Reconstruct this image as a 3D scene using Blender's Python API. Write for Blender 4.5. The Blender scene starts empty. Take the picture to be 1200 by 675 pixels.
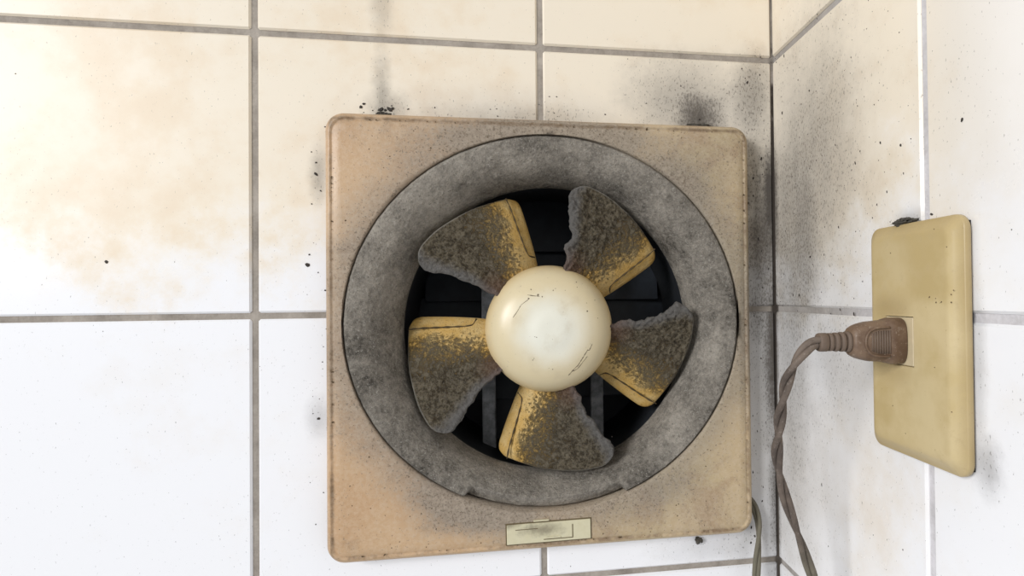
import bpy, bmesh, math, random
from mathutils import Vector, Matrix, noise as mnoise

scene = bpy.context.scene
col = scene.collection
# ------------------------------------------------------------------ camera
cam_d = bpy.data.cameras.new('camera')
cam = bpy.data.objects.new('camera', cam_d); col.objects.link(cam); scene.camera = cam
RW = [[0.98814083, -0.15320663, -0.01026752], [-0.0083138, 0.01338743, -0.99987582], [0.15332506, 0.98810349, 0.01195494]]
m = Matrix(((RW[0][0], -RW[1][0], -RW[2][0]), (RW[0][1], -RW[1][1], -RW[2][1]), (RW[0][2], -RW[1][2], -RW[2][2])))
cam.matrix_world = Matrix.Translation((-0.2029, -0.4394, 0.0118)) @ m.to_4x4()
cam_d.sensor_width = 36; cam_d.lens = 680 / 1200 * 36
cam_d.shift_x = -113.54 / 1200; cam_d.shift_y = 0.84 / 1200
cam_d.clip_start = 0.01
# ------------------------------------------------------------------ light
w = bpy.data.worlds.new('world'); scene.world = w; w.use_nodes = True
bg = w.node_tree.nodes['Background']; bg.inputs[0].default_value = (0.93, 0.96, 1.0, 1); bg.inputs[1].default_value = 0.35
def area(name, loc, aim, sx, sy, power, color):
    d = bpy.data.lights.new(name, 'AREA'); d.shape = 'RECTANGLE'; d.size = sx; d.size_y = sy; d.energy = power; d.color = color
    o = bpy.data.objects.new(name, d); col.objects.link(o); o.location = loc
    o.rotation_euler = (Vector(aim) - Vector(loc)).to_track_quat('-Z', 'Y').to_euler(); return o
area('window_daylight', (-3.3, -2.7, 1.1), (-0.2, 0, 0), 1.4, 1.4, 128, (0.98, 0.985, 1.0))
vs = scene.view_settings
vs.view_transform = 'Standard'; vs.look = 'None'; vs.gamma = 1; vs.exposure = 0.26; vs.use_curve_mapping = False

# ------------------------------------------------------------------ helpers
R = random.Random(5)
def link(name, mesh, mat=None, parent=None, loc=(0, 0, 0)):
    o = bpy.data.objects.new(name, mesh); col.objects.link(o); o.location = loc
    if parent: o.parent = parent
    if mat: 
        if not mesh.materials: mesh.materials.append(mat)
    return o
def pymesh(name, vs, fs, smooth=True):
    me = bpy.data.meshes.new(name); me.from_pydata([tuple(v) for v in vs], [], fs); me.validate(); me.update()
    bm = bmesh.new(); bm.from_mesh(me); bmesh.ops.recalc_face_normals(bm, faces=bm.faces); bm.to_mesh(me); bm.free()
    if smooth: me.polygons.foreach_set('use_smooth', [True] * len(me.polygons))
    me.update(); return me
def tag(o, label, cat, group=None, kind=None):
    if label: o['label'] = label
    if cat: o['category'] = cat
    if group: o['group'] = group
    if kind: o['kind'] = kind
    return o
def empty(name, loc):
    o = bpy.data.objects.new(name, None); col.objects.link(o); o.location = loc; o.empty_display_size = 0.02; return o
def bevel_box(name, lo, hi, bev=0.0, seg=1):
    bm = bmesh.new(); bmesh.ops.create_cube(bm, size=1)
    for v in bm.verts: v.co = Vector([lo[i] if v.co[i] < 0 else hi[i] for i in range(3)])
    if bev: bmesh.ops.bevel(bm, geom=bm.edges[:], offset=bev, segments=seg, affect='EDGES', profile=0.5)
    me = bpy.data.meshes.new(name); bm.to_mesh(me); bm.free()
    return me
def loft(loops, close_start=False, close_end=False):
    vs, fs = [], []; n = len(loops[0])
    for L in loops: vs += [tuple(p) for p in L]
    for i in range(len(loops) - 1):
        for j in range(n):
            k = (j + 1) % n; fs.append((i * n + j, i * n + k, (i + 1) * n + k, (i + 1) * n + j))
    if close_start: fs.append(tuple(range(n)))
    if close_end: fs.append(tuple((len(loops) - 1) * n + j for j in range(n)))
    return vs, fs
def catmull(pts, per=10):
    P = [Vector(p) for p in pts]; P = [2 * P[0] - P[1]] + P + [2 * P[-1] - P[-2]]; out = []
    for i in range(1, len(P) - 2):
        a, b, c, d = P[i - 1:i + 3]
        for k in range(per):
            t = k / per
            out.append(0.5 * ((2 * b) + (c - a) * t + (2 * a - 5 * b + 4 * c - d) * t * t + (3 * b - a - 3 * c + d) * t ** 3))
    out.append(P[-2]); return out
def resample(pts, n):
    L = [0]
    for a, b in zip(pts, pts[1:]): L.append(L[-1] + (b - a).length)
    out = []; j = 0
    for i in range(n):
        s = L[-1] * i / (n - 1)
        while j < len(L) - 2 and L[j + 1] < s: j += 1
        f = 0 if L[j + 1] == L[j] else (s - L[j]) / (L[j + 1] - L[j])
        out.append(pts[j].lerp(pts[j + 1], min(1, max(0, f))))
    return out
def tube(pts, rad, n=10, caps=True):
    loops = []; up = None
    for i, p in enumerate(pts):
        t = (pts[min(i + 1, len(pts) - 1)] - pts[max(i - 1, 0)]).normalized()
        if up is None: up = t.orthogonal().normalized()
        up = (up - t * up.dot(t)).normalized(); s = t.cross(up)
        r = rad(i / (len(pts) - 1)) if callable(rad) else rad
        loops.append([p + (up * math.cos(a) + s * math.sin(a)) * r for a in [2 * math.pi * k / n for k in range(n)]])
    return loft(loops, caps, caps)
def fbm(p, sc, o=4): return mnoise.fractal(Vector(p) * sc, 1.0, 2.0, o)

# ------------------------------------------------------------------ node helper
class G:
    def __init__(s, name):
        s.mat = bpy.data.materials.new(name); s.mat.use_nodes = True; s.t = s.mat.node_tree; s.N = s.t.nodes; s.L = s.t.links
        s.b = s.N['Principled BSDF']
        g = s.N.new('ShaderNodeNewGeometry'); s.pos = g.outputs['Position']
        q = s.N.new('ShaderNodeSeparateXYZ'); s.L.new(s.pos, q.inputs[0]); s.x, s.y, s.z = q.outputs
        tc = s.N.new('ShaderNodeTexCoord'); s.obj = tc.outputs['Object']
    def put(s, sock, v):
        if hasattr(v, 'is_output'): s.L.new(v, sock)
        elif isinstance(v, (tuple, list)) and sock.type == 'RGBA': sock.default_value = tuple(v)[:3] + (1,)
        else: sock.default_value = v
    def m(s, op, a, b=0.0, c=None):
        n = s.N.new('ShaderNodeMath'); n.operation = op; s.put(n.inputs[0], a); s.put(n.inputs[1], b)
        if c is not None: s.put(n.inputs[2], c)
        return n.outputs[0]
    def add(s, *a):
        r = a[0]
        for k in a[1:]: r = s.m('ADD', r, k)
        return r
    def mul(s, *a):
        r = a[0]
        for k in a[1:]: r = s.m('MULTIPLY', r, k)
        return r
    def clamp(s, a): return s.m('MINIMUM', s.m('MAXIMUM', a, 0.0), 1.0)
    def ss(s, v, lo, hi, a=0.0, b=1.0):
        n = s.N.new('ShaderNodeMapRange'); n.interpolation_type = 'SMOOTHSTEP'
        s.put(n.inputs[0], v); s.put(n.inputs[1], lo); s.put(n.inputs[2], hi); s.put(n.inputs[3], a); s.put(n.inputs[4], b); return n.outputs[0]
    def noise(s, scale, detail=5, rough=0.6, vec=None, stretch=None, off=0.0, dist=0.0):
        n = s.N.new('ShaderNodeTexNoise'); n.inputs['Scale'].default_value = scale; n.inputs['Detail'].default_value = detail
        n.inputs['Roughness'].default_value = rough; n.inputs['Distortion'].default_value = dist
        v = vec or s.pos
        mp = s.N.new('ShaderNodeMapping'); s.L.new(v, mp.inputs[0]); mp.inputs['Location'].default_value = (off, off * .7, off * 1.3)
        if stretch: mp.inputs['Scale'].default_value = stretch
        s.L.new(mp.outputs[0], n.inputs['Vector']); return n.outputs[0]
    def voro(s, scale, vec=None, stretch=None, rnd=1.0):
        n = s.N.new('ShaderNodeTexVoronoi'); n.inputs['Scale'].default_value = scale; n.inputs['Randomness'].default_value = rnd
        mp = s.N.new('ShaderNodeMapping'); s.L.new(vec or s.pos, mp.inputs[0])
        if stretch: mp.inputs['Scale'].default_value = stretch
        s.L.new(mp.outputs[0], n.inputs['Vector']); return n.outputs['Distance']
    def mix(s, f, a, b):
        n = s.N.new('ShaderNodeMix'); n.data_type = 'RGBA'; s.put(n.inputs[0], f); s.put(n.inputs[6], a); s.put(n.inputs[7], b); return n.outputs[2]
    def attr(s, nm):
        n = s.N.new('ShaderNodeAttribute'); n.attribute_name = nm; return n.outputs['Fac']
    def blob(s, u, v, u0, v0, ru, rv, k, nz=None, amp=1.0):
        du = s.m('DIVIDE', s.m('SUBTRACT', u, u0), ru); dv = s.m('DIVIDE', s.m('SUBTRACT', v, v0), rv)
        d = s.m('SQRT', s.add(s.mul(du, du), s.mul(dv, dv))); e = s.m('SUBTRACT', 1.0, d)
        if nz is not None: e = s.add(e, s.mul(s.m('SUBTRACT', nz, 0.5), amp))
        return s.mul(s.ss(e, 0.0, 1.0), k)
    def bump(s, h, strength, dist):
        n = s.N.new('ShaderNodeBump'); s.put(n.inputs['Height'], h); n.inputs['Strength'].default_value = strength
        n.inputs['Distance'].default_value = dist; s.L.new(n.outputs[0], s.b.inputs['Normal'])
    def out(s, c, rough=0.5, spec=0.5, metal=0.0):
        s.put(s.b.inputs['Base Color'], c); s.put(s.b.inputs['Roughness'], rough)
        s.b.inputs['Specular IOR Level'].default_value = spec; s.b.inputs['Metallic'].default_value = metal
        return s.mat
def plain(name, c, rough=0.5, var=0.25, scale=300, spec=0.4, bump=0.0):
    g = G(name); n = g.noise(scale, 4); n2 = g.noise(scale * .15, 3)
    f = g.add(g.mul(g.m('SUBTRACT', n, .5), var * 2), g.mul(g.m('SUBTRACT', n2, .5), var * 1.5), 0.5)
    dark = tuple(k * (1 - var) for k in c); light = tuple(min(1, k * (1 + var)) for k in c)
    if bump: g.bump(n, 0.6, bump)
    return g.out(g.mix(g.clamp(f), dark, light), rough, spec)

# ------------------------------------------------------------------ wall materials
WHITE = (0.87, 0.87, 0.885)
def tile_mat(name, right):
    g = G(name); u = g.y if right else g.x; v = g.z
    big = g.noise(7, 5, .6, off=3.1); mid = g.noise(26, 6, .65, off=1.7); fine = g.noise(150, 5, .7); drip = g.noise(60, 4, .6, stretch=(1, 1, .16))
    # greasy cream film, heaviest high up
    h = g.add(v, g.mul(g.m('SUBTRACT', big, .5), .20), g.mul(g.m('SUBTRACT', mid, .5), .16))
    oi = g.N.new('ShaderNodeObjectInfo'); h = g.add(h, g.mul(g.m('SUBTRACT', oi.outputs['Random'], .5), .05))
    film = g.ss(h, -0.005, 0.095)
    if right:
        film = g.mul(film, g.ss(u, -0.24, -0.15, .35, 1.0))
        low = g.blob(u, v, -0.125, -0.12, .05, .12, .35, mid, 1.2)
        film = g.m('MAXIMUM', film, low)
    c = g.mix(g.mul(film, .92), WHITE, (0.80, 0.71, 0.565))
    blot = g.mul(film, g.ss(g.add(g.mul(big, .5), g.mul(mid, .5)), .47, .66))
    c = g.mix(g.mul(blot, .62), c, (0.72, 0.56, 0.37))
    faint = g.ss(g.add(g.mul(mid, .6), g.mul(big, .4)), .50, .68)
    c = g.mix(g.mul(faint, .18), c, (0.78, 0.70, 0.60))
    # soot blown around the fan, plus painted shadow of panel and outlet plate
    hz = g.add(g.mul(big, .5), g.mul(mid, .5))
    if right: hb = [(-.04, .08, .15, .22, .80), (-.02, -.10, .12, .22, .6), (-.10, -.02, .08, .12, .45), (-.20, .12, .05, .14, .22)]
    else: hb = [(-.05, .15, .13, .075, .62), (-.20, .15, .16, .03, .35), (-.012, -.05, .05, .26, .75)]
    hs = None
    for (a, b, ru, rv, k) in hb:
        q = g.blob(u, v, a, b, ru, rv, k, hz, 1.2); hs = q if hs is None else g.m('MAXIMUM', hs, q)
    c = g.mix(g.mul(hs, g.add(.75, g.mul(drip, .5))), c, (.50, .46, .40) if right else (.50, .475, .44))
    nz = g.add(g.mul(mid, .5), g.mul(fine, .5))
    if not right:
        bl = [(-.300, .150, .011, .060, .55), (-.297, .150, .022, .020, .5), (-.063, .152, .035, .036, .95), (-.075, .165, .07, .05, .4),
              (-.20, .145, .12, .016, .3), (-.008, .06, .034, .13, .85), (-.002, .085, .017, .085, 1.15), (-.002, -.03, .013, .14, .95), (-.001, -.14, .010, .12, .75), (-.022, .09, .02, .05, .7),  # strip and corner blobs mix soot with painted panel shadow
              (-.016, .17, .03, .05, .55), (-.343, .10, .010, .03, .45), (-.344, -.073, .013, .022, .3), (-.05, -.185, .07, .02, .25), (-.30, .225, .012, .04, .3)]  # blob under the panel's lower edge paints its shadow
    else:
        bl = [(-.0, .08, .014, .085, .95), (-.0, -.03, .010, .13, .8), (-.0, -.14, .008, .12, .7), (-.045, .06, .045, .15, .5), (-.03, .0, .05, .22, .42), (-.07, .12, .07, .12, .32), (-.075, -.03, .06, .05, .25),  # blobs along the corner mix soot with painted corner shade
              (-.163, .05, .02, .010, .4), (-.212, -.066, .012, .02, .45), (-.209, -.02, .006, .05, .25), (-.172, -.0125, .036, .062, .3)]  # narrow strip beside the outlet plate paints its thin shadow
    s = None
    for (a, b, ru, rv, k) in bl:
        q = g.blob(u, v, a, b, ru, rv, k, nz, 1.1); s = q if s is None else g.m('MAXIMUM', s, q)
    s = g.mul(s, g.add(.72, g.mul(drip, .5)))
    c = g.mix(g.clamp(g.mul(s, 1.05)), c, (0.10, 0.088, 0.076))
    # fine peppering, vertical
    pep = g.noise(760, 3, .65, stretch=(1, 1, .5)); dens = g.clamp(g.add(g.mul(s, .9), g.mul(hs, .45)))
    pf = g.ss(g.add(pep, g.mul(dens, .20), g.mul(g.m('SUBTRACT', mid, .5), .14)), .665, .715)
    c = g.mix(g.mul(pf, .55), c, (0.09, 0.075, 0.06))
    rough = g.add(.22, g.mul(s, .5), g.mul(film, .18))
    g.bump(g.add(g.mul(mid, .4), g.mul(fine, .15)), .10, .002)
    return g.out(c, rough, .45)
def grout_mat(name, base, dark, right=False):
    g = G(name); a = g.noise(45, 5, .65); b = g.noise(500, 3)
    f = g.clamp(g.add(g.mul(g.m('SUBTRACT', a, .5), 2.4), .5, g.mul(g.m('SUBTRACT', b, .5), .6)))
    c = g.mix(f, dark, base)
    if right: c = g.mix(g.ss(g.add(g.y, g.mul(g.m('SUBTRACT', a, .5), .04)), -.17, -.06), c, g.mix(f, (.24, .22, .20), (.40, .37, .34)))
    # grime in the corner joint, with corner shade painted into its colour
    e = g.m('MAXIMUM', g.ss(g.x if not right else g.y, -.004, -.001), 0.0)
    e = g.mul(e, g.ss(g.add(g.z, g.mul(g.m('SUBTRACT', a, .5), .3)), .22, .15), g.ss(g.z, -.35, -.05, .55, 1.0))
    c = g.mix(g.mul(e, .93), c, (.045, .035, .028))
    g.bump(b, .6, .0008); return g.out(c, .9, .2)
M = {}
M['tile_b'] = tile_mat('glazed_tile_fan_wall', False); M['tile_r'] = tile_mat('glazed_tile_outlet_wall', True)
M['grout_b'] = grout_mat('grey_grout', (.42, .375, .325), (.22, .192, .162)); M['grout_r'] = grout_mat('pale_grout', (.70, .68, .70), (.45, .43, .43), True)

# ------------------------------------------------------------------ walls
AX = Vector((-0.1803, 0.0, -0.0125))       # fan axis on the wall
DEP = 0.0016                                 # grout recess
def cutter():
    vs, fs = loft([[(AX.x + .124 * math.cos(a), y, AX.z + .124 * math.sin(a)) for a in [2 * math.pi * k / 64 for k in range(64)]] for y in (-.05, .3)], True, True)
    return link('cutter', pymesh('cutter', vs, fs, False))
cut = cutter()
def bool_cut(o):
    md = o.modifiers.new('b', 'BOOLEAN'); md.object = cut; md.operation = 'DIFFERENCE'; md.solver = 'EXACT'
    bpy.context.view_layer.update()
    me = bpy.data.meshes.new_from_object(o.evaluated_get(bpy.context.evaluated_depsgraph_get())); o.modifiers.clear(); o.data = me
wall_b = link('wall_back', bevel_box('wall_back', (-1.2, DEP, -.62), (.06, .11, .62)), M['grout_b']); wall_b['kind'] = 'structure'
bool_cut(wall_b)
wall_r = link('wall_right', bevel_box('wall_right', (DEP, -1.0, -.62), (.06, DEP, .62)), M['grout_r']); wall_r['kind'] = 'structure'
GH = .0022
def tiles(wall, cuts, right, mat, cutcols):
    cache = {}
    for a, b in zip(cuts, cuts[1:]):
        lo, hi = a + GH, (b - GH if b < 0 else -.0006)
        for r in range(-3, 3):
            z0, z1 = r * .2 + GH, (r + 1) * .2 - GH; wd = round(hi - lo, 5)
            if wd not in cache:
                if right: me = bevel_box('tile', (0, -wd / 2, -(.1 - GH)), (.006, wd / 2, .1 - GH), .0013)
                else: me = bevel_box('tile', (-wd / 2, 0, -(.1 - GH)), (wd / 2, .006, .1 - GH), .0013)
                cache[wd] = me; me.materials.append(mat)
            c = (lo + hi) / 2; d = (R.random() - .5) * .0003
            o = link('tile', cache[wd], None, wall, (d, c, (z0 + z1) / 2) if right else (c, d, (z0 + z1) / 2))
            if not right and (lo, hi) and lo < AX.x + .13 and hi > AX.x - .13 and r in (-1, 0): bool_cut(o)
tiles(wall_b, [-1.1857, -.9857, -.7857, -.5857, -.3857, -.1857, 0], False, M['tile_b'], True)
tiles(wall_r, [-.9751, -.7751, -.5751, -.3751, -.1751, 0], True, M['tile_r'], False)
bpy.data.objects.remove(cut)

# ------------------------------------------------------------------ grime flecks (real little flakes)
M['fleck'] = plain('black_grime', (.045, .038, .032), .9, .4, 900)
def fleck_mesh(name, spots, to3d):
    vs, fs = [], []
    for (u, v, s, el, ang) in spots:
        n = R.choice((5, 6, 7)); base = len(vs); ring = []
        for k in range(n):
            a = 2 * math.pi * k / n; rr = s * R.uniform(.55, 1.15); p = rr * math.cos(a), rr * math.sin(a) * el
            ring.append((u + p[0] * math.cos(ang) - p[1] * math.sin(ang), v + p[0] * math.sin(ang) + p[1] * math.cos(ang)))
        for q in ring: vs.append(to3d(q[0], q[1], -.0002))
        cx = sum(q[0] for q in ring) / n; cy = sum(q[1] for q in ring) / n
        for q in ring: vs.append(to3d(cx + (q[0] - cx) * .7, cy + (q[1] - cy) * .7, min(.0006, s * .5)))
        for k in range(n): j = (k + 1) % n; fs.append((base + k, base + j, base + n + j, base + n + k))
        fs.append(tuple(base + n + k for k in range(n)))
    return pymesh(name, vs, fs, False)
def scatter(n, u0, u1, v0, v1, s0, s1, vert=False, pu=1.0, pv=1.0):
    out = []
    for i in range(n):
        out.append((u0 + (u1 - u0) * R.random() ** pu, v0 + (v1 - v0) * R.random() ** pv, s0 + (s1 - s0) * R.random() ** 2.5, R.uniform(1.2, 3.0) if vert else R.uniform(.5, 1.3), R.uniform(-.3, .3) if vert else R.uniform(0, 3.1)))
    return out
sp = scatter(70, -.001, -.026, -.2, .21, .0003, .0011, True, .8) + scatter(26, -.031, -.31, .143, .156, .0003, .0011) + scatter(14, -.315, -.285, .143, .155, .0006, .0018) \
    + scatter(34, -.337, -.352, -.17, .14, .0003, .0010, False, 1.5) + scatter(40, -.06, -.6, -.2, .24, .0002, .0007) + scatter(14, -.22, -.03, .15, .2, .0003, .0008) \
    + [(-.0678, -.1795, .0022, 1.0, .4), (-.0655, -.1790, .0016, 1.3, 1.2), (-.3511, .0361, .0016, 1.2, .3), (-.4781, .0381, .0013, 1.4, .3), (-.3005, .1485, .0030, .6, .5), (-.2945, .1490, .0026, .6, 2.4), (-.3450, .1005, .0018, .7, 2.2), (-.3440, -.073, .0018, .8, .2)]
link('grime_flecks', fleck_mesh('grime_flecks', sp, lambda u, v, h: (u, -h, v)), M['fleck'], wall_b)['kind'] = 'stuff'
sp = scatter(360, -.004, -.14, -.2, .24, .00015, .00042, True, 1.3) + scatter(46, -.004, -.16, -.2, .2, .0003, .0008, True) + scatter(22, -.21, -.30, -.2, .2, .0002, .0006) + scatter(18, -.14, -.21, .05, .2, .0002, .0005) \
    + [(-.201, .0914, .0011, 1.5, .2), (-.158, .0498, .0016, .8, .1), (-.180, .0505, .0012, .7, .1)]
link('grime_flecks', fleck_mesh('grime_flecks', sp, lambda u, v, h: (-h, u, v)), M['fleck'], wall_r)['kind'] = 'stuff'

# ------------------------------------------------------------------ fan
fan = empty('exhaust_fan', AX)
tag(fan, 'square tan wall exhaust fan with soot-caked ring and five grimy yellow blades', 'fan')
def loc(x, y, z): return (x - AX.x, y, z - AX.z)
FX0, FX1, FZ0, FZ1 = -.335, -.0268, -.1712, .1413
FACE = -.018
RC = (-.1805, -.0070); RA, RB = .1430, .1365          # outer lip of the air ring
IC = (-.1795, -.0125); IR = .1095                      # throat
g = G('tan_plastic_panel')
mid = g.noise(24, 6, .65, dist=.6); fine = g.noise(420, 4, .7); big = g.noise(9, 3)
du = g.m('DIVIDE', g.m('SUBTRACT', g.x, RC[0]), RA); dv = g.m('DIVIDE', g.m('SUBTRACT', g.z, RC[1]), RB)
dd = g.m('SQRT', g.add(g.mul(du, du), g.mul(dv, dv)))
nz = g.add(g.mul(mid, .6), g.mul(fine, .4))
c = g.mix(g.ss(g.x, -.30, -.06), (.47, .30, .165), (.46, .36, .21))
c = g.mix(g.mul(g.ss(big, .42, .62), .4), c, (.57, .41, .25))
c = g.mix(g.mul(g.ss(mid, .50, .66), .6), c, (.37, .245, .14))
soot = g.ss(g.add(dd, g.mul(g.m('SUBTRACT', nz, .5), -.30)), 1.26, .98)
extra = None
for (a, b, ru, rv, k) in [(-.18, .13, .20, .022, .75), (-.06, .11, .07, .06, .5), (-.245, -.135, .06, .035, .95), (-.215, -.150, .035, .02, .8), (-.075, -.150, .06, .03, .35), (-.29, .12, .04, .025, .3), (-.03, .0, .012, .15, .35), (-.09, -.135, .03, .02, .5)]:
    q = g.blob(g.x, g.z, a, b, ru, rv, k, nz, 1.0); extra = q if extra is None else g.m('MAXIMUM', extra, q)
soot = g.clamp(g.add(g.mul(soot, .85), g.mul(extra, .8)))
c = g.mix(g.mul(soot, .80), c, (.20, .178, .150))
pf = g.ss(g.add(g.noise(700, 3), g.mul(soot, .10), g.mul(mid, .10)), .70, .75)
c = g.mix(g.mul(pf, .65), c, (.10, .075, .05))
ed = g.m('MINIMUM', g.m('MINIMUM', g.m('SUBTRACT', g.x, -.335), g.m('SUBTRACT', -.0268, g.x)), g.m('MINIMUM', g.m('SUBTRACT', g.z, -.1712), g.m('SUBTRACT', .1413, g.z)))
hair = g.noise(95, 6, .8, dist=2.2); hf = g.mul(g.ss(g.m('ABSOLUTE', g.m('SUBTRACT', hair, .5)), .012, .002), g.ss(g.add(mid, g.mul(soot, .25)), .50, .62))
c = g.mix(g.mul(hf, .55), c, (.17, .11, .06))
edl = g.mul(g.ss(ed, .0028, .0046), g.ss(ed, .0075, .0052), g.ss(g.add(mid, g.mul(g.noise(180, 4), .6)), .62, .95))
c = g.mix(g.mul(edl, .8), c, (.16, .10, .05))
sd = g.mul(g.ss(ed, .0028, .0), g.ss(mid, .40, .62)); c = g.mix(g.mul(sd, .55), c, (.30, .19, .10))
c = g.mix(g.mul(g.ss(fine, .35, .7), .16), c, (.78, .68, .55))
g.bump(g.add(g.mul(fine, .6), g.mul(mid, .5)), .28, .0012)
M['panel'] = g.out(c, g.add(.42, g.mul(soot, .4)), .45)

def rrect(x0, x1, z0, z1, r, nc=10, ns=26):
    pts = []
    cs = [(x1 - r, z1 - r, 0), (x0 + r, z1 - r, 90), (x0 + r, z0 + r, 180), (x1 - r, z0 + r, 270)]
    for i, (cx, cz, a0) in enumerate(cs):
        arc = [(cx + r * math.cos(math.radians(a0 + 90 * k / nc)), cz + r * math.sin(math.radians(a0 + 90 * k / nc))) for k in range(nc + 1)]
        pts += arc
        n = cs[(i + 1) % 4]; e = (n[0] + r * math.cos(math.radians(n[2])), n[1] + r * math.sin(math.radians(n[2]))); s = arc[-1]
        pts += [(s[0] + (e[0] - s[0]) * k / ns, s[1] + (e[1] - s[1]) * k / ns) for k in range(1, ns)]
    return pts
loops = []
for inset, y in [(.0012, -.0002), (.0004, -.006), (0, -.010), (.0003, -.0125), (.0012, -.0148), (.0026, -.0168), (.0040, -.0178), (.0048, -.0176), (.0054, -.0170), (.0062, -.0172), (.0074, FACE), (.012, FACE)]:
    loops.append([loc(px, y, pz) for px, pz in rrect(FX0 + inset, FX1 - inset, FZ0 + inset, FZ1 - inset, .0125 - inset * .5)])
outer = rrect(FX0 + .012, FX1 - .012, FZ0 + .012, FZ1 - .012, .0065)
ringpts = []
for px, pz in outer:
    a = math.atan2((pz - RC[1]) / RB, (px - RC[0]) / RA); ringpts.append((RC[0] + RA * math.cos(a), RC[1] + RB * math.sin(a)))
for f, y in [(.35, FACE), (.7, FACE), (.93, FACE), (1, FACE + .0004), (1.0, FACE + .016)]:
    loops.append([loc(o[0] + (r_[0] - o[0]) * f, y, o[1] + (r_[1] - o[1]) * f) for o, r_ in zip(outer, ringpts)])
vs_, fs_ = loft(loops)
panel = link('front_panel', pymesh('front_panel', vs_, fs_), M['panel'], fan)

# air ring: rolled lip that sinks into the throat
g = G('soot_caked_ring')
a1 = g.noise(34, 6, .65); a2 = g.noise(330, 5, .75); a3 = g.noise(620, 4, .65); a4 = g.noise(10, 3)
f = g.clamp(g.add(g.mul(g.m('SUBTRACT', a1, .5), 2.2), g.mul(g.m('SUBTRACT', a2, .5), 1.5), g.mul(g.m('SUBTRACT', a3, .5), 1.4), g.mul(g.m('SUBTRACT', a4, .5), 1.2), .50))
c = g.mix(f, (.055, .048, .039), (.36, .325, .275))
c = g.mix(g.mul(g.ss(a3, .56, .66), .65), c, (.055, .047, .038))
c = g.mix(g.mul(g.ss(a3, .44, .34), .5), c, (.50, .47, .41))
g.bump(g.add(a2, g.mul(a3, .7)), .75, .0022)
M['ring'] = g.out(c, .85, .25)
N = 540; prof = [(-.012, .0155), (-.006, .0115)] + [(t, None) for t in [i / 54 for i in range(55)]]
loops = []
NA0, NA1 = math.radians(244.0), math.radians(292.5)    # scooped finger recess low on the ring
for (t, dfix) in prof:
    L = []
    for k in range(N):
        a = 2 * math.pi * k / N
        tt = max(t, 0)
        ox, oz = RC[0] + (RA - .0006 - t * 0) * math.cos(a), RC[1] + (RB - .0006) * math.sin(a)
        ix, iz = IC[0] + IR * math.cos(a), IC[1] + IR * math.sin(a)
        x, z = ox + (ix - ox) * tt, oz + (iz - oz) * tt
        if dfix is not None: y = FACE + dfix
        else:
            D = .038; roll = .0030 * math.exp(-(tt / .035) ** 2)
            y = FACE - .0006 + roll + D * (1 - math.sqrt(max(0, 1 - tt ** 2.0)))
            if NA0 < a < NA1: y += .0095 * max(0, 1 - tt / .42)
            y += .0005 * fbm((x, z, 0), 120) + .0004 * fbm((x, z, 7), 420, 3)
        L.append(loc(x, y, z))
    loops.append(L)
vs_, fs_ = loft(loops)
link('air_ring', pymesh('air_ring', vs_, fs_), M['ring'], fan)
# duct and what is behind the blades
M['dark'] = plain('grimy_dark_metal', (.014, .016, .019), .6, .5, 120, .4)
M['shutter'] = plain('dark_shutter_steel', (.020, .024, .030), .45, .6, 90, .4)
loops = [[(r_ * math.cos(a) + IC[0] - AX.x, y, r_ * math.sin(a) + IC[1] - AX.z) for a in [2 * math.pi * k / 96 for k in range(96)]] for r_, y in [(IR + .0008, .0186), (IR + .0012, .030), (IR + .002, .108), (IR + .004, .108), (IR + .004, .0186)]]
vs_, fs_ = loft(loops); link('duct', pymesh('duct', vs_, fs_), M['dark'], fan)
for k in range(5):
    zc = .088 - k * .044; hw = math.sqrt(max(.001, .113 ** 2 - (abs(zc) + .02) ** 2)) 
    me = bevel_box('shutter_slat', (-.113 if abs(zc) < .04 else -hw - .012, -.0012, -.024), (.113 if abs(zc) < .04 else hw + .012, .0012, .024), .0006)
    o = link('shutter_slat', me, M['shutter'], fan, (IC[0] - AX.x, .094, zc)); o.rotation_euler.x = math.radians(-9)
vs_, fs_ = loft([[(.120 * math.cos(a) + IC[0] - AX.x, y, .120 * math.sin(a) + IC[1] - AX.z) for a in [2 * math.pi * k / 64 for k in range(64)]] for y in (.1081, .1095)], True, True)
link('light_block_disc', pymesh('light_block_disc', vs_, fs_, False), M['dark'], fan)  # added solid disc that stops light leaking past the slats
vs_, fs_ = loft([[(r_ * math.cos(a), y, r_ * math.sin(a)) for a in [2 * math.pi * k / 48 for k in range(48)]] for r_, y in [(.006, .015), (.006, .038), (.030, .040), (.040, .046), (.040, .078), (.034, .084)]], True, True)
link('motor', pymesh('motor', vs_, fs_, False), M['dark'], fan)
M['dust_metal'] = plain('dusty_grey_steel', (.22, .225, .23), .9, .7, 160, .2, .001)
for sx in (-.048, .043):
    me = bevel_box('motor_bracket', (-.0055, -.002, -.104), (.0055, .002, .104), .0008)
    link('motor_bracket', me, M['dust_metal'], fan, (sx, .058, 0))
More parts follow.
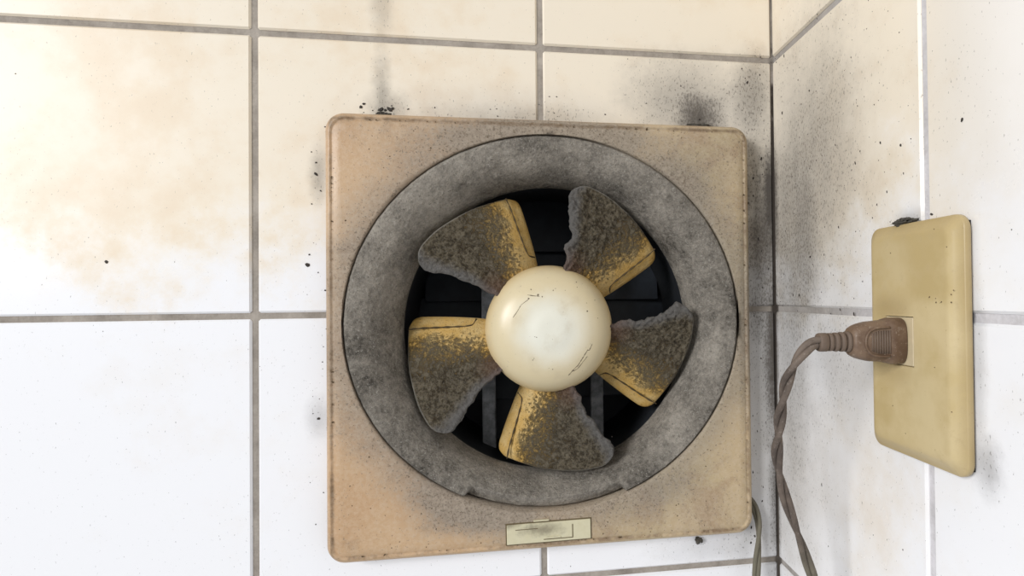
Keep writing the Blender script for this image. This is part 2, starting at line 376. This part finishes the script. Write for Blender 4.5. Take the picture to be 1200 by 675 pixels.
# spinner cap
g = G('aged_cream_plastic')
n1 = g.noise(40, 5, .6); n2 = g.noise(500, 4)
q = g.N.new('ShaderNodeVectorMath'); q.operation = 'LENGTH'
mp = g.N.new('ShaderNodeMapping'); g.L.new(g.obj, mp.inputs[0]); mp.inputs['Scale'].default_value = (1, 0, 1); g.L.new(mp.outputs[0], q.inputs[0]); rad = q.outputs['Value']
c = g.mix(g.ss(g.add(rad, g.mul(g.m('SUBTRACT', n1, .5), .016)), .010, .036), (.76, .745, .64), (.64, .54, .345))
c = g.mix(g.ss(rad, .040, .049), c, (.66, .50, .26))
c = g.mix(g.mul(g.ss(n1, .52, .70), .35), c, (.52, .44, .30))
c = g.mix(g.mul(g.ss(n2, .66, .74), .5), c, (.25, .2, .14))
g.bump(n1, .08, .001); M['cap'] = g.out(c, .34, .5)
cp = [(.0, -.0238), (.006, -.0238), (.0115, -.0237), (.0128, -.0232), (.020, -.0227), (.0275, -.0218), (.0290, -.0212), (.0325, -.0202), (.0375, -.0176), (.0420, -.0138), (.0452, -.0090), (.0471, -.0035), (.0478, .003), (.0478, .026)]
def cap_y(r_):
    for (r0, y0), (r1, y1) in zip(cp, cp[1:]):
        if r0 <= r_ <= r1: return y0 + (y1 - y0) * (r_ - r0) / max(1e-9, r1 - r0)
    return cp[-1][1]
loops = [[(max(r_, .0004) * math.cos(a), y, max(r_, .0004) * math.sin(a)) for a in [2 * math.pi * k / 96 for k in range(96)]] for r_, y in cp]
vs_, fs_ = loft(loops, True, False)
cap = link('spinner_cap', pymesh('spinner_cap', vs_, fs_), M['cap'], fan); cap['label'] = 'round cream plastic hub cap'
M['scuff'] = plain('brown_scuff', (.16, .13, .085), .8, .3, 900)
def capmark(pts, wd):
    P = resample([Vector(((u - 370) / 272 * .0477, 0, -(v - 345) / 272 * .0477)) for u, v in pts], max(2, len(pts) * 4)); vs, fs = [], []
    for i, p in enumerate(P):
        t = (P[min(i + 1, len(P) - 1)] - P[max(0, i - 1)]).normalized(); s = Vector((-t.z, 0, t.x)); k = wd * (.35 + .9 * R.random()) * (1 if 0 < i < len(P) - 1 else .3)
        for sg, hh in ((-1, -.0001), (0, .00022), (1, -.0001)):
            qv = p + s * k * sg; vs.append((qv.x, cap_y(math.hypot(qv.x, qv.z)) - hh, qv.z))
        if i: b = 3 * i; fs += [(b - 3, b - 2, b + 1, b), (b - 2, b - 1, b + 2, b + 1)]
    link('scuff_mark', pymesh('scuff_mark', vs, fs), M['scuff'], cap)
for pts, wd in [([(216, 292), (232, 270), (250, 240), (280, 218)], .00035), ([(275, 200), (300, 204), (325, 206)], .00045), ([(440, 535), (470, 500), (478, 496), (520, 430), (527, 432), (540, 405)], .00045), ([(452, 520), (478, 508), (500, 480), (520, 455)], .00035)]: capmark(pts, wd)
spots = [((u - 370) / 272 * .0477, -(v - 345) / 272 * .0477, s, R.uniform(.6, 1.2), R.random() * 3) for u, v, s in [(290, 178, .0007), (478, 148, .0007), (480, 170, .0006), (520, 270, .0009), (518, 236, .0005), (555, 225, .0005), (565, 300, .0005), (310, 372, .0006), (304, 370, .0004), (380, 182, .0007), (390, 175, .0004), (430, 182, .0004), (335, 208, .0006), (318, 200, .0008), (295, 465, .0007), (300, 458, .0005), (375, 505, .0006), (360, 500, .0004), (280, 215, .0008), (420, 272, .0004)]]
o = link('grime_flecks', fleck_mesh('grime_flecks', spots, lambda u, v, h: (u, cap_y(math.hypot(u, v)) - h * .5, v)), M['scuff'], cap); o['kind'] = 'stuff'

# blades
g = G('sooty_yellow_blade')
ch = g.attr('chord'); spn = g.attr('span'); n1 = g.noise(60, 5, .65, g.obj); n2 = g.noise(400, 5, .75, g.obj); n3 = g.noise(900, 3, .6, g.obj); n4 = g.noise(130, 4, .7, g.obj, off=4)
yl = g.mix(g.ss(n1, .35, .68), (.53, .325, .085), (.60, .435, .19))
yl = g.mix(g.mul(g.ss(g.add(n3, g.mul(ch, .10)), .60, .68), .75), yl, (.13, .08, .03))
sv = g.add(ch, g.mul(g.m('SUBTRACT', spn, .5), .42), g.mul(g.m('SUBTRACT', n1, .5), .55), g.mul(g.m('SUBTRACT', n2, .5), 1.25))
sf = g.mul(g.ss(sv, .20, .58), g.ss(ch, .13, .22))
sc = g.mix(g.ss(g.add(g.mul(n2, .7), g.mul(n4, .3)), .41, .60), (.022, .019, .015), (.19, .165, .120))
sc = g.mix(g.mul(g.ss(n3, .57, .68), .22), sc, (.40, .37, .32))
c = g.mix(g.mul(sf, .93), yl, sc)
lint = g.ss(g.add(ch, g.mul(g.m('SUBTRACT', n4, .5), .18)), .84, .97)
c = g.mix(lint, c, g.mix(n2, (.09, .084, .076), (.30, .285, .265)))
red = g.mul(g.ss(ch, .55, .75), g.ss(spn, .36, .08), .45); c = g.mix(red, c, (.20, .095, .06))
rim = g.ss(spn, .975, 1.0); c = g.mix(g.mul(rim, .6), c, (.50, .47, .40))
g.bump(g.mul(g.add(n2, g.mul(n3, .4)), g.add(.25, sf)), 1.0, .0040); M['blade'] = g.out(c, g.add(.45, g.mul(sf, .45)), .35)
M['seam'] = plain('brown_seam', (.075, .05, .022), .8, .3, 700)
def pol(L): return [Vector((r_ * math.cos(math.radians(a)), 0, r_ * math.sin(math.radians(a)))) * .001 for a, r_ in L]
NS, NC = 84, 104
def depth(c_, s_): 
    return .0205 - .029 * (c_ ** .9) - .004 * math.sin(c_ * math.pi) + .004 * (1 - s_) * (c_ - .5)
def make_blade(phase, seed, rag):
    T = resample(catmull(pol([(-3, 42), (-2.2, 58), (-1, 76), (0, 92), (.6, 98), (1.8, 102), (4, 104.5)])), NS)
    Lb = [(46, 42), (46, 52), (46.5, 66), (48, 76), (50, 87), (51.6, 97), (51.3, 102), (49.8, 106)]
    L_ = resample(catmull(pol(Lb)), NS)
    O = resample(catmull(pol([(4, 104.5), (7, 105.2), (20, 106.5), (34, 109), (42, 110.3), (46.5, 109.6), (49.8, 106)])), NC)
    Rr = resample(catmull(pol([(-3, 42), (12, 42), (30, 42), (46, 42)])), NC)
    vs, fs, chs, sps = [], [], [], []
    rnd = seed * 7.3
    for side in (0, 1):
        for j in range(NC):
            c_ = j / (NC - 1)
            for i in range(NS):
                s_ = i / (NS - 1)
                p = T[i] * (1 - c_) + L_[i] * c_ + Rr[j] * (1 - s_) + O[j] * s_ - (T[0] * (1 - c_) * (1 - s_) + T[-1] * (1 - c_) * s_ + L_[0] * c_ * (1 - s_) + L_[-1] * c_ * s_)
                # ragged lint on the leading edge
                e = max(0, (c_ - .80) / .20)
                tang = Vector((-p.z, 0, p.x)).normalized()
                rg = (fbm((p.x, rnd, p.z), 85, 6) * .0026) * rag * max(0, min(1, (1.02 - s_) * 6)) + .0012 * rag * (math.exp(-((s_ - .25) / .14) ** 2))
                p = p + tang * rg * e * e
                y = depth(c_, s_)
                so = min(1, max(0, (c_ - .15) / .5 + (s_ - .5) * .3))
                lump = (fbm((p.x, rnd, p.z), 380, 3) * .0013 + fbm((p.x, rnd + 3, p.z), 110, 3) * .0005) * so
                lump += e * (.0012 + .0016 * fbm((p.x, rnd + 9, p.z), 160, 4)) * rag
                edge = min(1, min(i * 1.0, NS - 1 - i, j, NC - 1 - j) / 3.0); th = .0016 * math.sqrt(max(0, 1 - (1 - edge) ** 2))
                th += e * (1 - e) * .003 * rag
                vs.append((p.x, y - th - lump * edge, p.z) if side == 0 else (p.x, y + th * .7, p.z)); chs.append(c_); sps.append(s_)
    def id_(sd, j, i): return sd * NS * NC + j * NS + i
    for sd in (0, 1):
        for j in range(NC - 1):
            for i in range(NS - 1):
                q = (id_(sd, j, i), id_(sd, j, i + 1), id_(sd, j + 1, i + 1), id_(sd, j + 1, i)); fs.append(q if sd == 0 else q[::-1])
    bd = [(0, i) for i in range(NS)] + [(j, NS - 1) for j in range(1, NC)] + [(NC - 1, i) for i in range(NS - 2, -1, -1)] + [(j, 0) for j in range(NC - 2, 0, -1)]
    for a, b in zip(bd, bd[1:] + bd[:1]): fs.append((id_(0, *a), id_(0, *b), id_(1, *b), id_(1, *a)))
    me = bpy.data.meshes.new('fan_blade'); me.from_pydata(vs, [], fs)
    for nm, dat in (('chord', chs), ('span', sps)): me.attributes.new(nm, 'FLOAT', 'POINT').data.foreach_set('value', dat)
    bm = bmesh.new(); bm.from_mesh(me); bmesh.ops.recalc_face_normals(bm, faces=bm.faces); bm.to_mesh(me); bm.free()
    me.polygons.foreach_set('use_smooth', [True] * len(me.polygons)); me.update()
    o = link('fan_blade', me, M['blade'], fan); o.rotation_euler.y = -math.radians(phase)
    # moulded seam along the clean trailing edge
    G_ = resample(catmull(pol([(5.8, 104.6), (5.2, 96), (4.8, 84), (4.4, 72), (3.8, 62), (2.6, 57.5), (-1.6, 55.5)]), 8), 46); P = []
    for p in G_:
        a = math.degrees(math.atan2(p.z, p.x)); r_ = p.length * 1000; c_ = max(0, min(1, (a + 1.5) / 50)); P.append(Vector((p.x, depth(c_, (r_ - 42) / 64) - .00215, p.z)))
    vs_, fs_ = tube(P, lambda t: .00055 + .0002 * math.sin(t * 40 + seed), 6)
    link('seam', pymesh('seam', vs_, fs_), M['seam'], o)
for ph, sd, rag in [(102, 1, .55), (30, 2, 1.5), (318, 3, 1.35), (246, 4, .9), (174, 5, .7)]: make_blade(ph, sd, rag)

# small moulded label plate under the ring
g = G('cream_label'); n = g.noise(160, 5, .7); n2 = g.noise(600, 3)
sm = g.blob(g.x, g.z, -.188, -.155, .022, .007, 1.0, n, 1.6); sm2 = g.blob(g.x, g.z, -.210, -.150, .012, .005, .9, n, 1.2)
c = g.mix(n, (.52, .47, .30), (.66, .62, .45)); c = g.mix(g.mul(g.m('MAXIMUM', sm, sm2), .75), c, (.16, .135, .09)); M['label'] = g.out(c, .6, .3)
M['groove'] = plain('dark_brown_groove', (.12, .09, .045), .9, .3, 500)  # dark brown for the label outline and lines
me = bevel_box('label_groove', (-.0308, -.0004, -.0078), (.0308, .001, .0078), .0003); 
lp = link('label_plate', bevel_box('label_plate', (-.0300, -.0012, -.0070), (.0300, .001, .0070), .0004), M['label'], panel, loc(-.1828, FACE, -.1573)); lp.rotation_euler.y = math.radians(-.6)
link('groove', me, M['groove'], lp)
for nm, lo, hi, mt in [('ridge', (.0165, -.0015, -.0052), (.0171, -.0008, .0045), 'groove'), ('ridge', (-.004, -.0015, -.0052), (.0168, -.0008, -.0047), 'groove'), ('ridge', (-.002, -.0019, -.0042), (.008, -.0008, -.0032), 'label'), ('ridge', (-.011, -.0016, .0082), (.000, .0006, .0091), 'label'), ('ridge', (-.024, -.0015, .0030), (-.008, -.0008, .0034), 'groove')]:
    link(nm, bevel_box(nm, lo, hi, .0001), M[mt], lp)
# grime specks on the panel
spots = []
while len(spots) < 150:
    x, z = R.uniform(FX0 + .006, FX1 - .006), R.uniform(FZ0 + .006, FZ1 - .006)
    d_ = math.hypot((x - RC[0]) / RA, (z - RC[1]) / RB)
    if d_ > 1.02 and not (abs(x + .1828) < .032 and abs(z + .157) < .01): spots.append((x - AX.x, z - AX.z, R.uniform(.00022, .00062), R.uniform(.5, 1.6), R.random() * 3))
for i in range(70):
    s = R.choice('LRTB'); t = R.random()
    x, z = {'L': (FX0 + .0058, FZ0 + t * .31), 'R': (FX1 - .0058, FZ0 + t * .31), 'T': (FX0 + .012 + t * .285, FZ1 - .0058), 'B': (FX0 + .012 + t * .285, FZ0 + .0058)}[s]
    if FZ0 + .012 < z < FZ1 - .012 or s in 'TB': spots.append((x - AX.x, z - AX.z, R.uniform(.0003, .0008), R.uniform(.5, 2), R.random() * 3))
M['fleck2'] = plain('brown_grime', (.09, .06, .03), .9, .4, 900)
o = link('grime_flecks', fleck_mesh('grime_flecks', spots, lambda u, v, h: (u, FACE - h * .6, v)), M['fleck2'], panel); o['kind'] = 'stuff'

# ------------------------------------------------------------------ wall outlet
PY, PZ = -.1725, -.0125
outlet = empty('wall_outlet', (0, PY, PZ)); tag(outlet, 'yellowed cream outlet cover plate on the right wall with a brown plug in it', 'outlet')
g = G('yellowed_plate'); n1 = g.noise(30, 5, .6); n2 = g.noise(480, 4, .7); n3 = g.noise(120, 5, .7)
c = g.mix(g.ss(n1, .35, .68), (.49, .375, .18), (.60, .485, .275)); c = g.mix(g.mul(g.ss(n2, .66, .73), .5), c, (.25, .17, .06)); c = g.mix(g.mul(g.ss(n3, .58, .72), .35), c, (.46, .35, .18))
ds = g.blob(g.y, g.z, -.158, .004, .022, .012, .55, n3, 1.3); ds2 = g.blob(g.y, g.z, -.160, -.030, .018, .010, .4, n3, 1.3); ds3 = g.ss(g.add(g.m('MAXIMUM', g.m('DIVIDE', g.m('ABSOLUTE', g.m('SUBTRACT', g.y, PY)), .035), g.m('DIVIDE', g.m('ABSOLUTE', g.m('SUBTRACT', g.z, PZ)), .06)), g.mul(g.m('SUBTRACT', n3, .5), .3)), .82, 1.03)
c = g.mix(g.m('MAXIMUM', g.m('MAXIMUM', ds, ds2), g.mul(ds3, .55)), c, (.36, .26, .12)); c = g.mix(g.mul(g.blob(g.y, g.z, -.162, .03, .03, .025, .5, n3, 1.6), .6), c, (.45, .36, .20)); g.bump(g.add(n1, g.mul(n2, .2)), .12, .001)
M['plate'] = g.out(c, .40, .45)
def pl(y, z, x): return (x, y, z)
HW, HH = .0350, .0600
loops = []
for inset, x in [(.003, -.0016), (.0006, -.0018), (0, -.0026), (0, -.0048), (.0003, -.0054), (.0007, -.0056), (.0012, -.0057), (.0040, -.0079), (.0056, -.0089), (.0066, -.0092), (.0085, -.0092), (.012, -.0092)]:
    loops.append([(x, a, b) for a, b in rrect(-HW + inset, HW - inset, -HH + inset, HH - inset, .0068 - inset * .4, 8, 10)])
IY0, IY1, IZ0, IZ1 = -.0050, .0170, -.0130, .0122    # insert opening (plate coordinates)
hole = rrect(IY0, IY1, IZ0, IZ1, .0004, 8, 10); last = loops[-1]
loops.append([(-.0093, l[1] + (h[0] - l[1]) * .5, l[2] + (h[1] - l[2]) * .5) for l, h in zip(last, hole)])
loops.append([(-.0093, l[1] + (h[0] - l[1]) * .97, l[2] + (h[1] - l[2]) * .97) for l, h in zip(last, hole)])
loops.append([(-.0093, h[0], h[1]) for h in hole]); loops.append([(-.0093, h[0], h[1]) for h in hole]); loops.append([(-.0070, h[0], h[1]) for h in hole])
vs_, fs_ = loft(loops, False, True)
link('cover_plate', pymesh('cover_plate', vs_, fs_), M['plate'], outlet)
M['gap'] = plain('gap_shade', (.02, .018, .018), .9, .3)  # near-black colour for the shade in plate gap and slots
link('gap_shade_box', bevel_box('gap_shade_box', (-.0017, -HW + .0024, -HH + .003), (0, HW - .003, HH - .003)), M['gap'], outlet)  # slab that paints the shaded gap behind the plate
M['insert'] = plain('grubby_cream_insert', (.56, .46, .29), .5, .25, 200)
ins = link('socket_insert', bevel_box('socket_insert', (-.0094, IY0 + .0004, IZ0 + .0004), (-.007, IY1 - .0004, IZ1 - .0004), .0003), M['insert'], outlet)
for zz, hh in ((-.0009, .0034), ):
    link('slot', bevel_box('slot', (-.0098, -.0012 + .0012, zz - hh / 2), (-.009, .0012 + .0012, zz + hh / 2), .0002), M['gap'], ins)
link('slot', bevel_box('slot', (-.0098, .0008, .0062), (-.009, .0020, .0070)), M['gap'], ins)
spots = [(R.uniform(-.032, .030), R.uniform(-.055, .055), R.uniform(.0002, .0006), R.uniform(.6, 1.5), R.random() * 3) for i in range(46)] + [(-.0205 + R.uniform(-.004, .004), .021 + R.uniform(-.003, .003), R.uniform(.0003, .0007), 1.3, .5) for i in range(6)]
o = link('grime_flecks', fleck_mesh('grime_flecks', spots, lambda u, v, h: (-.0090 - h, u, v)), M['fleck2'], outlet); o['kind'] = 'stuff'

# ------------------------------------------------------------------ plug and cord
QY, QZ = -.1665, -.0128
cord = empty('power_cord', (-.0094, QY, QZ)); tag(cord, 'brown two-pin plug with twisted taupe cord hanging in the corner', 'power cord')
g = G('brown_plug'); n1 = g.noise(90, 5, .6); n2 = g.noise(700, 3)
c = g.mix(g.ss(n1, .35, .65), (.115, .068, .042), (.195, .130, .086)); c = g.mix(g.mul(g.ss(n2, .6, .7), .4), c, (.40, .33, .26)); g.bump(n2, .2, .0005); M['plug'] = g.out(c, .5, .4)
M['plug_grey'] = plain('dusty_taupe_rubber', (.150, .108, .080), .65, .3, 250)
def sect(x, hz, hy, e=3.2, n=40, dz=0, dy=0):
    L = []
    for k in range(n):
        a = 2 * math.pi * k / n; ca, sa = math.cos(a), math.sin(a)
        L.append((x, dy + hy * math.copysign(abs(ca) ** (2 / e), ca), dz + hz * math.copysign(abs(sa) ** (2 / e), sa)))
    return L
S = [(0, .0105, .0062), (-.0004, .0115, .0070), (-.0012, .0119, .0074), (-.0062, .0119, .0074), (-.0086, .0113, .0070), (-.0092, .0108, .0066), (-.014, .0104, .0066), (-.019, .0100, .0067), (-.0225, .0092, .0066), (-.0250, .0083, .0063), (-.0270, .0072, .0058), (-.0282, .0056, .0048)]
vs_, fs_ = loft([sect(*s) for s in S], True, True)
pb = link('plug_body', pymesh('plug_body', vs_, fs_), M['plug'], cord)
# oval grip: raised rim and ridges on both broad faces
for sy in (-1, 1):
    P = catmull([Vector((-.0098, sy * .0066, .0072)), Vector((-.015, sy * .0068, .0072)), Vector((-.0195, sy * .0068, .0062)), Vector((-.0222, sy * .0068, .0035)), Vector((-.0230, sy * .0068, 0)), Vector((-.0222, sy * .0068, -.0035)), Vector((-.0195, sy * .0068, -.0062)), Vector((-.015, sy * .0068, -.0072)), Vector((-.0098, sy * .0066, -.0072))], 6)
    vs_, fs_ = tube(P, .0006, 8); link('grip_rim', pymesh('grip_rim', vs_, fs_), M['plug'], pb)
    for k in range(8):
        xx = -.0098 - k * .00135; hz = .0058 * math.sqrt(max(.1, 1 - max(0, (k - 3) / 6.5) ** 2))
        vs_, fs_ = tube([Vector((xx, sy * .00665, -hz)), Vector((xx, sy * .00675, 0)), Vector((xx, sy * .00665, hz))], .00042, 6); link('grip_ridge', pymesh('grip_ridge', vs_, fs_), M['plug_grey'], pb)
# strain relief with ribs
vs_, fs_ = loft([sect(x, a, b, 2.2, 24) for x, a, b in [(-.0270, .0040, .0036), (-.036, .0036, .0033), (-.0440, .0032, .0030)]], True, True)
sr = link('strain_relief', pymesh('strain_relief', vs_, fs_), M['plug_grey'], cord)
for x0, h in [(-.0292, .0053), (-.0324, .0050), (-.0356, .0048), (-.0388, .0046)]:
    vs_, fs_ = loft([sect(x0 + dx + 0, h * k, h * .85 * k, 2.4, 28) for dx, k in [(.0011, .80), (.0009, .96), (.0004, 1), (-.0005, 1), (-.0010, .95), (-.0012, .78)]], True, True)
    link('rib', pymesh('rib', vs_, fs_), M['plug_grey'], sr)
vs_, fs_ = loft([sect(x, h, h * .85, 2.4, 28) for x, h in [(-.0404, .0042), (-.0408, .0047), (-.0442, .0047), (-.0449, .0044), (-.0451, .0036)]], True, True)
link('collar', pymesh('collar', vs_, fs_), M['plug_grey'], sr)
W = [(-.0500, QY, QZ), (-.0545, QY - .001, -.0127), (-.0605, -.1685, -.0146), (-.0672, -.167, -.0232), (-.0691, -.160, -.0363), (-.0680, -.150, -.0581), (-.0646, -.140, -.0790), (-.0590, -.135, -.0972), (-.0508, -.130, -.1171), (-.0408, -.125, -.1407), (-.0321, -.120, -.1635), (-.0240, -.108, -.200), (-.0215, -.085, -.240), (-.0225, -.058, -.262), (-.0245, -.034, -.255), (-.0259, -.020, -.235), (-.0259, -.016, -.2130), (-.0233, -.012, -.1956), (-.0201, -.0085, -.1770), (-.0200, -.0072, -.1642), (-.0235, -.0066, -.1530), (-.0290, -.006, -.1470), (-.036, -.006, -.145)]
base = Vector((-.0094, QY, QZ)); path = resample(catmull([Vector(p) - base for p in W], 12), 300)
g = G('dusty_cord'); n1 = g.noise(80, 5, .6); n2 = g.noise(600, 3)
c = g.mix(g.ss(n1, .35, .65), (.085, .066, .054), (.165, .128, .102)); c = g.mix(g.mul(g.ss(n2, .58, .7), .3), c, (.35, .3, .26)); c = g.mix(g.ss(g.z, -.12, -.16), c, g.mix(n1, (.10, .09, .065), (.20, .18, .13))); M['cord'] = g.out(c, .7, .3)
frames = []; up = None; length = 0; prev = path[0]; ang = 0
for sgn in (0, 1):
    pts = []; up = None; length = 0
    for i, p in enumerate(path):
        t = (path[min(i + 1, 299)] - path[max(i - 1, 0)]).normalized()
        if up is None: up = Vector((0, 1, 0))
        up = (up - t * up.dot(t)).normalized(); s = t.cross(up)
        if i: length += (p - path[i - 1]).length
        k = .045 if length < .07 else .045 + min(1, (length - .07) / .05) * .05
        if i: ang += 2 * math.pi * (p - path[i - 1]).length / k
        else: ang = .4 + sgn * math.pi
        pts.append(p + (up * math.cos(ang) + s * math.sin(ang)) * .00150)
    vs_, fs_ = tube(pts, .00172, 10); link('wire', pymesh('wire', vs_, fs_), M['cord'], cord)

# ------------------------------------------------------------------ dust clumps
M['clump'] = plain('dark_lint', (.085, .078, .066), 1.0, .6, 500, .1, .002)
def clump(pos, size, seed, label, grey=1.0):
    bm = bmesh.new(); bmesh.ops.create_icosphere(bm, subdivisions=4, radius=1)
    for v in bm.verts:
        d = 1 + .55 * fbm(v.co + Vector((seed * 5, 0, 0)), 1.6, 4) + .25 * fbm(v.co + Vector((seed * 9, 3, 0)), 5, 3)
        v.co = Vector((v.co.x * size[0], v.co.y * size[1], v.co.z * size[2])) * d
    me = bpy.data.meshes.new('dust_clump'); bm.to_mesh(me); bm.free()
    tag(link('dust_clump', me, M['clump'], None, pos), label, 'dust')
clump((-.0035, -.1640, .0488), (.0032, .0075, .0018), 1, 'dark lint clump on the top edge of the outlet plate')
clump((-.0630, -.004, .1425), (.0100, .0038, .0028), 2, 'grey lint clump on the top right edge of the fan')
clump((-.2985, -.003, .1432), (.0050, .0028, .0024), 3, 'black lint clump on the top left edge of the fan')
clump((-.0665, -.002, -.1790), (.0026, .0018, .0022), 4, 'small black lint bit just below the fan panel')
